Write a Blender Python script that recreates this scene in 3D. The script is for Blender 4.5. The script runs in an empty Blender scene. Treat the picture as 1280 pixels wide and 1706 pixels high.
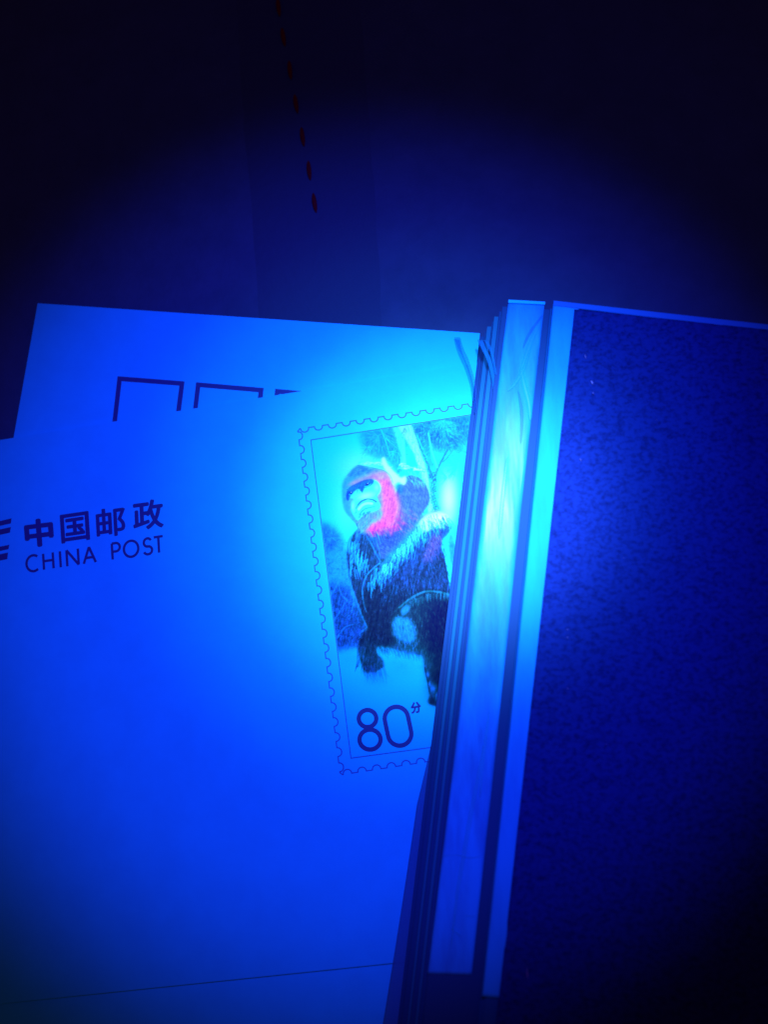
import bpy, bmesh, math, random
import numpy as np
from mathutils import Matrix, Vector, noise

random.seed(7)
rng = np.random.default_rng(11)
sc = bpy.context.scene
sc.unit_settings.system = 'METRIC'
sc.unit_settings.scale_length = 0.01            # one unit is one centimetre
COL = sc.collection

# ------------------------------------------------------------------ camera
F, NAD, D = 1600.0, (770.0, 1085.0), 14.0       # focal length in px of a 1706 px tall picture, nadir, height
PC = (640.0, 853.0)
zw = -Vector((NAD[0]-PC[0], -(NAD[1]-PC[1]), -F)).normalized()
xw = (Vector((1, 0, 0)) - zw*zw.x).normalized()
yw = zw.cross(xw)
RW = Matrix((xw, yw, zw))                       # camera axes -> world axes
cam = bpy.data.cameras.new('camera')
cam.sensor_fit = 'VERTICAL'; cam.sensor_height = 36.0; cam.lens = 36.0*F/1706.0
cam.clip_start = 0.1; cam.clip_end = 500
camo = bpy.data.objects.new('camera', cam); COL.objects.link(camo)
camo.matrix_world = Matrix.Translation((0, 0, D)) @ RW.to_4x4()
sc.camera = camo
cam.dof.use_dof = True

def at(px, py, z):
    """The point at height z that lies on the sight line of the measured point."""
    r = RW @ Vector((px-PC[0], -(py-PC[1]), -F))
    t = (z-D)/r.z
    return Vector((r.x*t, r.y*t, z))
RWn = np.array(RW)
def proj(P):
    q = (P-np.array([0, 0, D])) @ RWn
    return np.stack([PC[0]+q[:, 0]/-q[:, 2]*F, PC[1]-q[:, 1]/-q[:, 2]*F], 1)
cam.dof.focus_distance = (at(640, 950, .14)-Vector((0, 0, D))).length
cam.dof.aperture_fstop = 0.11

# ------------------------------------------------------------------ light
w = bpy.data.worlds.new('World'); sc.world = w; w.use_nodes = True
w.node_tree.nodes['Background'].inputs[0].default_value = (1.35, 0.24, 0.62, 1)
w.node_tree.nodes['Background'].inputs[1].default_value = 0.045
sc.view_settings.view_transform = 'Standard'; sc.view_settings.look = 'None'
sc.view_settings.exposure = 0; sc.view_settings.gamma = 1

def spot(name, src, target, angle, blend, power, color, radius=.35):
    l = bpy.data.lights.new(name, 'SPOT'); o = bpy.data.objects.new(name, l); COL.objects.link(o)
    o.location = src
    d = Vector(target)-Vector(src)
    o.rotation_euler = d.to_track_quat('-Z', 'Y').to_euler()
    l.spot_size = math.radians(angle); l.spot_blend = blend; l.energy = power; l.color = color
    l.shadow_soft_size = radius
    return o
# one ultraviolet torch: a hot core, the beam round it and the wide spill
TS = Vector((1.0, 4.1, 14.6))
spot('torch_core', TS, at(785, 850, .8), 17.8, 1.0, 68000, (.14, .165, .45))
spot('torch_inner_beam', TS, at(750, 832, .6), 25.8, 1.0, 45000, (.08, .15, .45))
spot('torch_beam', TS, at(718, 805, .4), 36.0, 1.0, 19500, (.03, .12, .48))
spot('torch_spill', TS, at(640, 872, .2), 54, .68, 12000, (.05, .049, 1.0))
spot('torch_stray_light', TS, at(640, 560, 0), 86, 1.0, 900, (.01, .08, 1.0))

# ------------------------------------------------------------------ materials
def mat(name, col, rough=.6, spec=.3, coat=0, coat_rough=.2, bump=None, vary=None, emit=None, scale=(1, 1, 1), rot=0):
    m = bpy.data.materials.new(name); m.use_nodes = True
    nt = m.node_tree; b = nt.nodes['Principled BSDF']
    b.inputs['Base Color'].default_value = (*col, 1)
    b.inputs['Roughness'].default_value = rough
    b.inputs['Specular IOR Level'].default_value = spec
    b.inputs['Coat Weight'].default_value = coat
    b.inputs['Coat Roughness'].default_value = coat_rough
    tc = nt.nodes.new('ShaderNodeTexCoord'); mp = nt.nodes.new('ShaderNodeMapping')
    mp.inputs['Scale'].default_value = scale; mp.inputs['Rotation'].default_value = (0, 0, rot)
    nt.links.new(tc.outputs['Object'], mp.inputs['Vector'])
    def nz(s, det, r=.6):
        n = nt.nodes.new('ShaderNodeTexNoise'); n.inputs['Scale'].default_value = s
        n.inputs['Detail'].default_value = det; n.inputs['Roughness'].default_value = r
        nt.links.new(mp.outputs[0], n.inputs['Vector']); return n
    if bump:
        n = nz(bump[0], bump[2] if len(bump) > 2 else 4)
        bp = nt.nodes.new('ShaderNodeBump'); bp.inputs['Strength'].default_value = 1
        bp.inputs['Distance'].default_value = bump[1]
        nt.links.new(n.outputs[0], bp.inputs['Height']); nt.links.new(bp.outputs[0], b.inputs['Normal'])
        nt.links.new(bp.outputs[0], b.inputs['Coat Normal'])
    if vary:                                     # (scale, other colour, low, high)
        n = nz(vary[0], 6, .65); r = nt.nodes.new('ShaderNodeValToRGB')
        r.color_ramp.elements[0].position = vary[2]; r.color_ramp.elements[1].position = vary[3]
        r.color_ramp.elements[0].color = (*vary[1], 1); r.color_ramp.elements[1].color = (*col, 1)
        nt.links.new(n.outputs[0], r.inputs[0]); nt.links.new(r.outputs[0], b.inputs['Base Color'])
    return m

PAPER = (.014, .76, .86)
M_paper = mat('fluorescing_paper', PAPER, .75, .12, bump=(9, .0012), vary=(2.2, (.014, .71, .81), .35, .65))
M_ink = mat('dark_print_ink', (.02, .05, .17), .6, .2)
M_line = mat('fine_line_ink', (.02, .17, .38), .6, .2)
M_frame = mat('pale_line_ink', (.02, .32, .58), .6, .2)
M_leather = mat('dark_leatherette', (.032, .082, .13), .9, .02, bump=(5, .03, 5), vary=(1.6, (.026, .068, .108), .3, .7))
M_leather2 = mat('darker_leatherette_panel', (.026, .066, .105), .9, .02, bump=(5, .03, 5))
M_thread = mat('dark_red_thread', (.09, .004, .012), .9, .05)
M_board = mat('dark_blue_board', (.006, .03, .11), .85, .02, bump=(3, .01), scale=(6, .3, 1), rot=-.11, vary=(3, (.005, .022, .08), .35, .65))
M_groove = mat('blue_cover_board', (.008, .10, .18), .85, .02, bump=(3, .01))
M_border = mat('dull_border_paper', (.01, .20, .40), .7, .15)
M_pageedge = mat('clear_sheet_edge', (.01, .075, .14), .6, .05)
M_strip = mat('paper_under_film', (.014, .44, .66), .7, .08, coat=.10, coat_rough=.24, bump=(1.3, .008, 3), scale=(2.2, .35, 1), rot=-.11,
              vary=(1.6, (.014, .25, .45), .36, .62))
M_strip2 = mat('paper_under_smooth_film', (.014, .42, .64), .8, .03, bump=(1.3, .006, 3), scale=(2.2, .35, 1), rot=-.11, vary=(1.6, (.014, .34, .55), .38, .6))
M_card = mat('coarse_fibre_card', (.008, .032, .15), .95, .01, bump=(16, .010, 8), vary=(14, (.005, .015, .075), .34, .56), scale=(1, 1.35, 1))
M_brightedge = mat('white_sheet_edge', (.012, .17, .21), .7, .05)
M_lint = mat('pale_lint', (.25, .3, .5), .6, .3)

def film(name, tint, alpha, rough=.15):
    m = bpy.data.materials.new(name); m.use_nodes = True; nt = m.node_tree; nt.nodes.clear()
    out = nt.nodes.new('ShaderNodeOutputMaterial'); mx = nt.nodes.new('ShaderNodeMixShader')
    tr = nt.nodes.new('ShaderNodeBsdfTransparent'); pb = nt.nodes.new('ShaderNodeBsdfPrincipled')
    tr.inputs[0].default_value = (.93, .93, .93, 1)
    pb.inputs['Base Color'].default_value = (*tint, 1); pb.inputs['Roughness'].default_value = rough
    mx.inputs[0].default_value = alpha
    nt.links.new(tr.outputs[0], mx.inputs[1]); nt.links.new(pb.outputs[0], mx.inputs[2]); nt.links.new(mx.outputs[0], out.inputs[0])
    return m
M_film = film('clear_plastic_film', (.01, .20, .42), .40, .3)
M_curl = film('creased_plastic_film', (.02, .5, .7), .3, .3)

# ------------------------------------------------------------------ builders
def link(name, me, m, parent=None):
    if m: me.materials.append(m)
    o = bpy.data.objects.new(name, me); COL.objects.link(o)
    if parent: o.parent = parent
    return o
def bm_obj(name, bm, m, parent=None, smooth=False):
    me = bpy.data.meshes.new(name); bm.to_mesh(me); bm.free()
    if smooth:
        for p in me.polygons: p.use_smooth = True
    return link(name, me, m, parent)
def tag(o, label=None, cat=None, group=None, kind=None):
    for k, v in (('label', label), ('category', cat), ('group', group), ('kind', kind)):
        if v: o[k] = v
def empty(name, loc=(0, 0, 0)):
    o = bpy.data.objects.new(name, None); COL.objects.link(o); o.location = loc; o.empty_display_size = .5
    return o

def slab(name, pts, z0, z1, m, parent=None, bev=.006, warp=0, n=1):
    """A sheet with real thickness; pts are its corners (world x, y), in order."""
    bm = bmesh.new()
    top = [bm.verts.new((p[0], p[1], z1)) for p in pts]
    bot = [bm.verts.new((p[0], p[1], z0)) for p in pts]
    f = bm.faces.new(top)
    if f.normal.z < 0 or True:
        bm.normal_update()
        if f.normal.z < 0: f.normal_flip()
    bm.faces.new(list(reversed(bot)))
    k = len(pts)
    for i in range(k):
        j = (i+1) % k
        bm.faces.new((top[i], bot[i], bot[j], top[j]))
    bmesh.ops.recalc_face_normals(bm, faces=bm.faces)
    if bev:
        es = [e for e in bm.edges if all(v.co.z > (z0+z1)/2 for v in e.verts)]
        bmesh.ops.bevel(bm, geom=es, offset=min(bev, (z1-z0)*.45), segments=2, affect='EDGES')
    return bm_obj(name, bm, m, parent)

def quad_slab(name, px, z0, z1, m, parent=None, **k):
    return slab(name, [at(x, y, z1).xy for x, y in px], z0, z1, m, parent, **k)

def ribbon_geo(bm, pts, width, z, closed=False):
    """A flat band of ink of even width along world points."""
    P = [Vector((p[0], p[1])) for p in pts]; n = len(P); L = []; R = []
    for i in range(n):
        a = P[(i-1) % n] if (closed or i > 0) else P[i]
        b = P[(i+1) % n] if (closed or i < n-1) else P[i]
        d0 = (P[i]-a); d1 = (b-P[i])
        if d0.length < 1e-9: d0 = d1
        if d1.length < 1e-9: d1 = d0
        d0.normalize(); d1.normalize()
        t = (d0+d1)
        if t.length < 1e-6: t = d1
        t.normalize(); nn = Vector((-t.y, t.x)); c = max(.8, nn.dot(Vector((-d1.y, d1.x))))
        h = width/2/c
        L.append(bm.verts.new((P[i].x+nn.x*h, P[i].y+nn.y*h, z))); R.append(bm.verts.new((P[i].x-nn.x*h, P[i].y-nn.y*h, z)))
    for i in range(n if closed else n-1):
        j = (i+1) % n
        try: bm.faces.new((L[i], R[i], R[j], L[j]))
        except ValueError: pass
def ribbon(name, lines, width, z, m, parent, closed=False):
    bm = bmesh.new()
    for k, l in enumerate(lines): ribbon_geo(bm, l, width, z+.0004*k, closed)
    bmesh.ops.recalc_face_normals(bm, faces=bm.faces)
    for f in bm.faces:
        if f.normal.z < 0: f.normal_flip()
    return bm_obj(name, bm, m, parent)
def pxl(pts, z): return [at(x, y, z) for x, y in pts]
def pxw(px, z=.14): return px*D/F*(1-z/D)*1.0       # a width in measured px as centimetres

# ------------------------------------------------------------------ the surface underneath
sheet = bmesh.new()
bmesh.ops.create_grid(sheet, x_segments=60, y_segments=60, size=32)
for v in sheet.verts:
    v.co.z = .05*noise.noise(v.co*.25)-.05
ground = bm_obj('table_surface', sheet, M_leather, smooth=True)
tag(ground, 'dark leatherette surface under the envelopes', kind='structure')
# a darker panel with a slightly raised edge, along the sewn seam
def panel_x(y, side): return None
pa = [at(385, -60, 0), at(600, -60, 0), at(640, 560, 0), at(430, 560, 0)]
bm = bmesh.new(); NX, NY = 10, 24; vv = []
for j in range(NY+1):
    row = []
    for i in range(NX+1):
        l = pa[0].lerp(pa[3], j/NY); r = pa[1].lerp(pa[2], j/NY); p = l.lerp(r, i/NX)
        e = math.sin(math.pi*i/NX)**.5
        row.append(bm.verts.new((p.x, p.y, .05*noise.noise(Vector((p.x, p.y, 0))*.25)-.052+.03*e)))
    vv.append(row)
for j in range(NY):
    for i in range(NX):
        bm.faces.new((vv[j+1][i], vv[j+1][i+1], vv[j][i+1], vv[j][i]))
panel = bm_obj('seam_panel', bm, M_leather2, ground, smooth=True)
seam = [(460, -30), (463, 12), (471, 62), (482, 117), (492, 173), (503, 228), (514, 284), (523, 338), (530, 390), (536, 440)]
stitch_mesh = None
for k in range(len(seam)-2):
    x, y = seam[k]; x2 = x+2.6; y2 = y+26
    a = at(x-1, y-15, 0); b = at(x+3.8, y+15, 0); d = (b-a)
    if stitch_mesh is None:
        bm = bmesh.new(); Lh = d.length/2; rings = []
        for i in range(9):
            t = -1+2*i/8; r = .028*math.sqrt(max(.02, 1-t*t*.95)); ring = []
            for j in range(8):
                an = j*math.pi/4
                ring.append(bm.verts.new((t*Lh, 1.3*r*math.cos(an), r*math.sin(an)+.03*(1-t*t))))
            rings.append(ring)
        for i in range(8):
            for j in range(8):
                bm.faces.new((rings[i][j], rings[i+1][j], rings[i+1][(j+1) % 8], rings[i][(j+1) % 8]))
        bm.faces.new(rings[0]); bm.faces.new(rings[-1]); bmesh.ops.recalc_face_normals(bm, faces=bm.faces)
        stitch_mesh = bpy.data.meshes.new('stitch'); bm.to_mesh(stitch_mesh); bm.free()
        stitch_mesh.materials.append(M_thread)
        for p in stitch_mesh.polygons: p.use_smooth = True
    o = bpy.data.objects.new('stitch', stitch_mesh); COL.objects.link(o); o.parent = ground
    c = (a+b)/2; o.location = (c.x, c.y, .0); o.rotation_euler = (0, 0, math.atan2(d.y, d.x)+random.uniform(-.05, .05))

# ------------------------------------------------------------------ envelopes
def envelope(px, z0, z1, label):
    e = empty('envelope', at(px[0][0], px[0][1], z1)); 
    tag(e, label, 'envelope')
    return e
def adopt(o, root):                                   # keep world-space mesh, parent at the thing's base
    o.parent = root; o.matrix_parent_inverse = Matrix.Translation(-root.location)
    return o

Z3, Z2, Z1 = .087, .085, .135                         # tops of the lowest, middle and upper envelope
# lowest: shows below the upper one at the bottom of the view
e3 = empty('envelope', at(500, 1690, 0)); tag(e3, 'plain white envelope whose strip shows below the bottom edge of the monkey stamp envelope', 'envelope')
adopt(quad_slab('paper_body', [(-160, 1250), (900, 1150), (900, 1745), (-160, 1850)], .01, Z3, M_paper), e3)
# middle: postcode boxes
e2 = empty('envelope', at(400, 600, 0)); tag(e2, 'blue lit white envelope with dark empty postcode boxes, half covered by the monkey stamp envelope', 'envelope')
c2 = [(62, 505), (800, 555), (742, 1090), (-36, 1050)]
adopt(quad_slab('paper_body', c2, .05, Z2, M_paper), e2)
for pts in ([(187, 735), (199, 631), (303, 639), (291, 735)], [(318, 745), (330, 641), (435, 650), (424, 745)], [(450, 755), (462, 652), (567, 661), (556, 755)],
            [(582, 765), (594, 663), (699, 672), (688, 765)]):
    adopt(ribbon('postcode_box', [pxl(pts, Z2)], pxw(9.6), Z2+.0015, M_ink, None, closed=True), e2)

# upper: the monkey stamp envelope
e1 = empty('envelope', at(400, 1100, 0)); tag(e1, 'white envelope printed with a monkey stamp and dark Chinese post lettering', 'envelope')
A = at(0, 733, Z1); B = at(500, 652, Z1); tdir = (B-A).normalized()
C0 = at(0, 1672, Z1); C1 = at(660, 1604, Z1); bdir = (C1-C0).normalized()
body_pts = [(A-tdir*3).xy, (A+tdir*9.3).xy, (C0+bdir*9.6).xy, (C0-bdir*3).xy]
# slightly bowed sheet with thickness
bm = bmesh.new(); N = 48
TL, TR, BR, BL = [Vector(p) for p in body_pts]
def env_z(u, v):
    return Z1
g = [[None]*(N+1) for _ in range(N+1)]
for j in range(N+1):
    for i in range(N+1):
        u, v = i/N, j/N
        p = TL.lerp(TR, u).lerp(BL.lerp(BR, u), v)
        g[j][i] = bm.verts.new((p.x, p.y, Z1))
for j in range(N):
    for i in range(N):
        bm.faces.new((g[j+1][i], g[j+1][i+1], g[j][i+1], g[j][i]))
bmesh.ops.recalc_face_normals(bm, faces=bm.faces)
ext = bmesh.ops.extrude_face_region(bm, geom=list(bm.faces))
for v in [x for x in ext['geom'] if isinstance(x, bmesh.types.BMVert)]: v.co.z = .09
bmesh.ops.recalc_face_normals(bm, faces=bm.faces)
adopt(bm_obj('paper_body', bm, M_paper), e1)

# --- printed stamp: outline like perforations
Zp = Z1+.0015
fTL, fBL = at(518, 733, Z1), at(585, 1263, Z1)
fTR0 = at(784, 691, Z1)
ex = (fTR0-fTL).normalized(); ey = (fBL-fTL).normalized()
fH = (fBL-fTL).length; fW = fH*.66
fBR = fBL+(at(705, 1247, Z1)-fBL).normalized()*fW; fTR = fTL+ex*fW
adopt(ribbon('frame_line', [[fTL, fTR, fBR, fBL]], pxw(1.7), Zp+.004, M_line, None, closed=True), e1)

oTL, oBL = at(496, 715, Z1), at(567, 1291, Z1)
oTR = oTL+(at(790, 671.5, Z1)-oTL).normalized()*(fW+.5)
oBR = oBL+(at(705, 1270, Z1)-oBL).normalized()*(fW+.5)
def scallop(a, b, n, inward):
    d = (b-a)/n; out = []; L = d.length; dn = d.normalized(); nrm = Vector(inward)
    for k in range(n):
        s = a+d*k
        if k == 0: out.append(s+d*.15)
        c = s+d*.5; r = L*.29
        for q in range(0, 11):
            an = math.pi*q/10
            out.append(c-dn*r*math.cos(an)+nrm*(r*1.0*math.sin(an)**.9+.0))
        if k == n-1: out.append(s+d*.85)
    return out
cx = (oTL+oTR+oBR+oBL)/4
def inw(a, b):
    d = (b-a).normalized(); n = Vector((-d.y, d.x, 0))
    return n if n.dot(cx-(a+b)/2) > 0 else -n
nL = 24; nT = round((oTR-oTL).length/((oBL-oTL).length/nL))
loop = scallop(oTL, oTR, nT, inw(oTL, oTR))+scallop(oTR, oBR, nL, inw(oTR, oBR))+scallop(oBR, oBL, nT, inw(oBR, oBL))+scallop(oBL, oTL, nL, inw(oBL, oTL))
adopt(ribbon('stamp_outline', [loop], pxw(2.1), Zp, M_line, None, closed=True), e1)

# --- denomination
def arcpts(cx_, cy_, rx, ry, a0=0, a1=360, n=40, rot=0):
    o = []
    for i in range(n):
        t = math.radians(a0+(a1-a0)*i/(n if a1-a0 == 360 else n-1)); x = rx*math.cos(t); y = ry*math.sin(t)
        c, s = math.cos(rot), math.sin(rot); o.append((cx_+x*c-y*s, cy_+x*s+y*c))
    return o
# eight: two rings sharing a waist (measured centres)
up8 = arcpts(612.6, 1197, 14.6, 14.2); lo8 = arcpts(616.8, 1232, 17.6, 16.6)
def stadium(c0, c1, r, n=16):
    c0 = Vector(c0); c1 = Vector(c1); d = (c1-c0).normalized(); nn = Vector((-d.y, d.x)); o = []
    for i in range(n+1):
        t = math.pi*i/n; o.append(tuple(c1+nn*r*math.cos(t)+d*r*math.sin(t)))
    for i in range(n+1):
        t = math.pi*i/n; o.append(tuple(c0-nn*r*math.cos(t)-d*r*math.sin(t)))
    return o
zero = stadium((660.8, 1197), (666.2, 1222.5), 19.6)
adopt(ribbon('denomination', [pxl(up8, Z1), pxl(lo8, Z1), pxl(zero, Z1)], pxw(7.2), Zp+.006, M_ink, None, closed=True), e1)

def glyph(chars, name, o, ex_, ey_, z, m, bold=0.0, parent=None):
    """Letters as flat mesh; o is the lower left corner, ex_/ey_ one em to the right/up, all measured."""
    cu = bpy.data.curves.new('letters', 'FONT'); cu.body = chars; cu.size = 1
    ob = bpy.data.objects.new('letters', cu); COL.objects.link(ob)
    dg = bpy.context.evaluated_depsgraph_get(); me = bpy.data.meshes.new_from_object(ob.evaluated_get(dg))
    COL.objects.unlink(ob); bpy.data.objects.remove(ob)
    vs = [v.co.copy() for v in me.vertices]; fs = [list(p.vertices) for p in me.polygons]
    x0, x1 = min(v.x for v in vs), max(v.x for v in vs); y0, y1 = min(v.y for v in vs), max(v.y for v in vs)
    V, Fc = [], []
    shifts = [(0, 0)]+[(math.cos(a), math.sin(a)) for a in [math.pi*k/4 for k in range(8)]]
    for k, (sx, sy) in enumerate(shifts):                 # the bold weight: the same outline swept round a small circle
        b0 = len(V)
        for v in vs:
            u = bold+(1-2*bold)*(v.x-x0)/(x1-x0)+bold*sx; t = bold+(1-2*bold)*(v.y-y0)/(y1-y0)+bold*sy
            p = at(o[0]+ex_[0]*u+ey_[0]*t, o[1]+ex_[1]*u+ey_[1]*t, Z1); V.append((p.x, p.y, z+.00025*k))
        Fc += [[b0+i for i in f] for f in fs]
    me = bpy.data.meshes.new(name); me.from_pydata(V, [], Fc); me.update()
    return adopt(link(name, me, m), parent)
glyph('分', 'denomination', (685.5, 1189.5), (17.5, -2.5), (-2, -19), Zp+.006, M_ink, .05, e1)
glyph('中', 'lettering', (42, 914), (48.5, -6), (-3.5, -47), Zp, M_ink, .045, e1)
glyph('国', 'lettering', (102, 906), (48, -7), (-3, -48), Zp, M_ink, .026, e1)
glyph('邮', 'lettering', (161, 897.5), (49, -7), (-2.5, -48), Zp, M_ink, .024, e1)
glyph('政', 'lettering', (222, 885.5), (51, -7), (-2, -49), Zp, M_ink, .028, e1)

# --- CHINA POST in thin round capitals: unit box strokes
bl0 = Vector((43.5, 953.5)); sl = -.148
def cap(lines, x, wd, closed=False):
    out = []
    for l in lines:
        out.append(pxl([(x+u*wd-1.6*t, bl0.y+(x+u*wd-bl0.x)*sl-26.5*t) for u, t in l], Z1))
    return out
def ell(cx_, cy_, rx, ry, a0, a1, n=22): return [(cx_+rx*math.cos(math.radians(a0+(a1-a0)*i/n)), cy_+ry*math.sin(math.radians(a0+(a1-a0)*i/n))) for i in range(n+1)]
caps = []
caps += cap([ell(.55, .5, .55, .5, 52, 308)], 44.5, 21)
caps += cap([[(0, 0), (0, 1)], [(1, 0), (1, 1)], [(0, .53), (1, .53)]], 73, 16)
caps += cap([[(0, 0), (0, 1)]], 101, 1)
caps += cap([[(0, 0), (0, 1)], [(0, 1), (1, 0)], [(1, 0), (1, 1)]], 112, 19)
caps += cap([[(0, 0), (.5, 1)], [(.5, 1), (1, 0)], [(.2, .34), (.8, .34)]], 139.5, 20)
nC = len(caps)
caps += cap([[(0, 0), (0, 1)], [(0, 1), (.5, 1)]+ell(.5, .74, .5, .26, 90, -90, 14)+[(0, .48)]], 187.5, 13)
caps += cap([ell(.5, .5, .5, .5, 0, 360, 36)], 207, 24)
caps += cap([ell(.5, .74, .40, .26, 25, 270, 14)+ell(.5, .25, .45, .25, 90, -160, 16)], 239, 15.5)
caps += cap([[(.5, 0), (.5, 1)], [(0, 1), (1, 1)]], 257.5, 15)
adopt(ribbon('lettering', caps[:nC], pxw(4.3), Zp, M_ink, None), e1)
adopt(ribbon('lettering', caps[nC:], pxw(4.3), Zp, M_ink, None), e1)
# --- emblem bars running out of the view on the left
bm = bmesh.new()
for bar in ([(-34, 876), (18.8, 863.5), (17.6, 872), (-36, 884.5)], [(-37, 890), (17.6, 878), (16, 887.5), (-39, 899.5)],
            [(-40, 919), (15.2, 907.5), (13.6, 915), (-41, 927)], [(-42, 932), (12.9, 920.5), (11.7, 931.5), (-44, 943)]):
    bm.faces.new([bm.verts.new((*at(x, y, Z1).xy, Zp)) for x, y in bar])
for f in bm.faces:
    f.normal_update()
    if f.normal.z < 0: f.normal_flip()
adopt(bm_obj('post_emblem', bm, M_ink), e1)

# ------------------------------------------------------------------ the printed picture (ink densities painted in code)
SC = 2.0; X0, Y0, X1, Y1 = 500, 660, 960, 1300
Wp, Hp = int((X1-X0)*SC), int((Y1-Y0)*SC)
IMG = np.ones((Hp, Wp, 3), np.float32)
YY, XX = np.mgrid[0:Hp, 0:Wp].astype(np.float32); XX = XX/SC+X0; YY = YY/SC+Y0
def blur(a, s):
    s *= SC
    if s < .3: return a
    r = int(3*s)+1; k = np.exp(-.5*(np.arange(-r, r+1)/s)**2); k /= k.sum()
    b = np.pad(a, ((r, r), (0, 0)), 'edge'); b = sum(k[i]*b[i:i+a.shape[0]] for i in range(2*r+1))
    c = np.pad(b, ((0, 0), (r, r)), 'edge'); return sum(k[i]*c[:, i:i+a.shape[1]] for i in range(2*r+1))
def smooth(pts, n=6, closed=True):
    P = np.array(pts, float); m = len(P); out = []
    for i in range(m if closed else m-1):
        if closed: p0, p1, p2, p3 = P[(i-1) % m], P[i], P[(i+1) % m], P[(i+2) % m]
        else: p0, p1, p2, p3 = P[max(i-1, 0)], P[i], P[i+1], P[min(i+2, m-1)]
        for t in np.arange(n)/n:
            out.append(.5*((2*p1)+(p2-p0)*t+(2*p0-5*p1+4*p2-p3)*t*t+(3*p1-p0-3*p2+p3)*t**3))
    if not closed: out.append(P[-1])
    return np.array(out)
def mask(pts, soft=.6, sm=True):
    P = smooth(pts) if sm else np.array(pts, float)
    m = np.zeros((Hp, Wp), bool)
    x0 = max(0, int((P[:, 0].min()-X0)*SC)-1); x1 = min(Wp, int((P[:, 0].max()-X0)*SC)+2)
    y0 = max(0, int((P[:, 1].min()-Y0)*SC)-1); y1 = min(Hp, int((P[:, 1].max()-Y0)*SC)+2)
    if x1 <= x0 or y1 <= y0: return m.astype(np.float32)
    sx, sy = XX[y0:y1, x0:x1], YY[y0:y1, x0:x1]; s = np.zeros(sx.shape, bool)
    for i in range(len(P)):
        ax, ay = P[i-1]; bx, by = P[i]
        if ay == by: continue
        s ^= ((ay > sy) != (by > sy)) & (sx < (bx-ax)*(sy-ay)/(by-ay)+ax)
    m[y0:y1, x0:x1] = s
    return blur(m.astype(np.float32), soft)
def paint(m, col, a=1.0):
    global IMG
    m = (m*a)[..., None]; IMG = IMG*(1-m)+np.array(col, np.float32)*m
def stroke(pts, w0, w1, col, a=1.0, soft=.35):
    """One tapering pen stroke through pts."""
    P = np.array(pts, float); n = len(P)-1
    wmax = max(w0, w1)/2+1.2
    x0 = max(0, int((P[:, 0].min()-wmax-X0)*SC)); x1 = min(Wp, int((P[:, 0].max()+wmax-X0)*SC)+2)
    y0 = max(0, int((P[:, 1].min()-wmax-Y0)*SC)); y1 = min(Hp, int((P[:, 1].max()+wmax-Y0)*SC)+2)
    if x1 <= x0 or y1 <= y0: return
    sx, sy = XX[y0:y1, x0:x1], YY[y0:y1, x0:x1]; best = np.zeros(sx.shape, np.float32)
    for i in range(n):
        ax, ay = P[i]; dx, dy = P[i+1]-P[i]; L2 = dx*dx+dy*dy+1e-9
        t = np.clip(((sx-ax)*dx+(sy-ay)*dy)/L2, 0, 1)
        d = np.hypot(sx-ax-t*dx, sy-ay-t*dy); ww = (w0+(w1-w0)*(i+t)/n)/2
        best = np.maximum(best, np.clip((ww-d)/soft+.5, 0, 1))
    best = (best*a)[..., None]
    IMG[y0:y1, x0:x1] = IMG[y0:y1, x0:x1]*(1-best)+np.array(col, np.float32)*best
def line(pts, w0, w1, col, a=1.0, soft=.4): stroke(smooth(pts, 5, False), w0, w1, col, a, soft)
def fur(pts, n, dirf, length, w, cols, a=.6, bend=.25, dens=None):
    P = smooth(pts); x0, y0 = P.min(0); x1, y1 = P.max(0); m = mask(pts, .1); k = 0; tries = 0
    while k < n and tries < n*12:
        tries += 1
        x = rng.uniform(x0, x1); y = rng.uniform(y0, y1)
        ix, iy = int((x-X0)*SC), int((y-Y0)*SC)
        if not (0 <= ix < Wp and 0 <= iy < Hp) or m[iy, ix] < .5: continue
        if dens is not None and rng.uniform() > dens(x, y): continue
        an = dirf(x, y)+rng.normal(0, .13); L = length*rng.uniform(.5, 1.3); b = rng.normal(0, bend)+bend*.4
        p = [(x, y), (x+L*.5*math.cos(an), y+L*.5*math.sin(an)), (x+L*.5*math.cos(an)+L*.5*math.cos(an+b), y+L*.5*math.sin(an)+L*.5*math.sin(an+b))]
        stroke(p, w, w*.25, cols[rng.integers(len(cols))], a*rng.uniform(.5, 1), .4); k += 1
def rad(deg): return math.radians(deg)

# tones are reflectances (r, g, b); the paper's own tone is the start
PT = np.array(PAPER); IMG *= PT.astype(np.float32)
WHITE = (.36, .80, .86); CY = (.022, .62, .84); MID = (.015, .24, .75); BLU = (.02, .10, .40); DK = (.012, .035, .14); VDK = (.01, .018, .075)
SHD = (.01, .16, .5); VIO = (.09, .17, .62); PINK = (.95, .10, .80); PINKD = (.95, .06, .6)
def blob(x, y, rx, ry, col, a=1, rot=0):
    c, s = math.cos(rot), math.sin(rot); u = ((XX-x)*c+(YY-y)*s)/rx; v = (-(XX-x)*s+(YY-y)*c)/ry
    paint(np.exp(-(u*u+v*v)), col, a)
# -- pale glow of the background
blob(600, 780, 34, 26, (.12, .80, .86), .8); blob(578, 845, 22, 40, (.07, .80, .86), .8); blob(748, 830, 12, 34, WHITE, .95)
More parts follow.
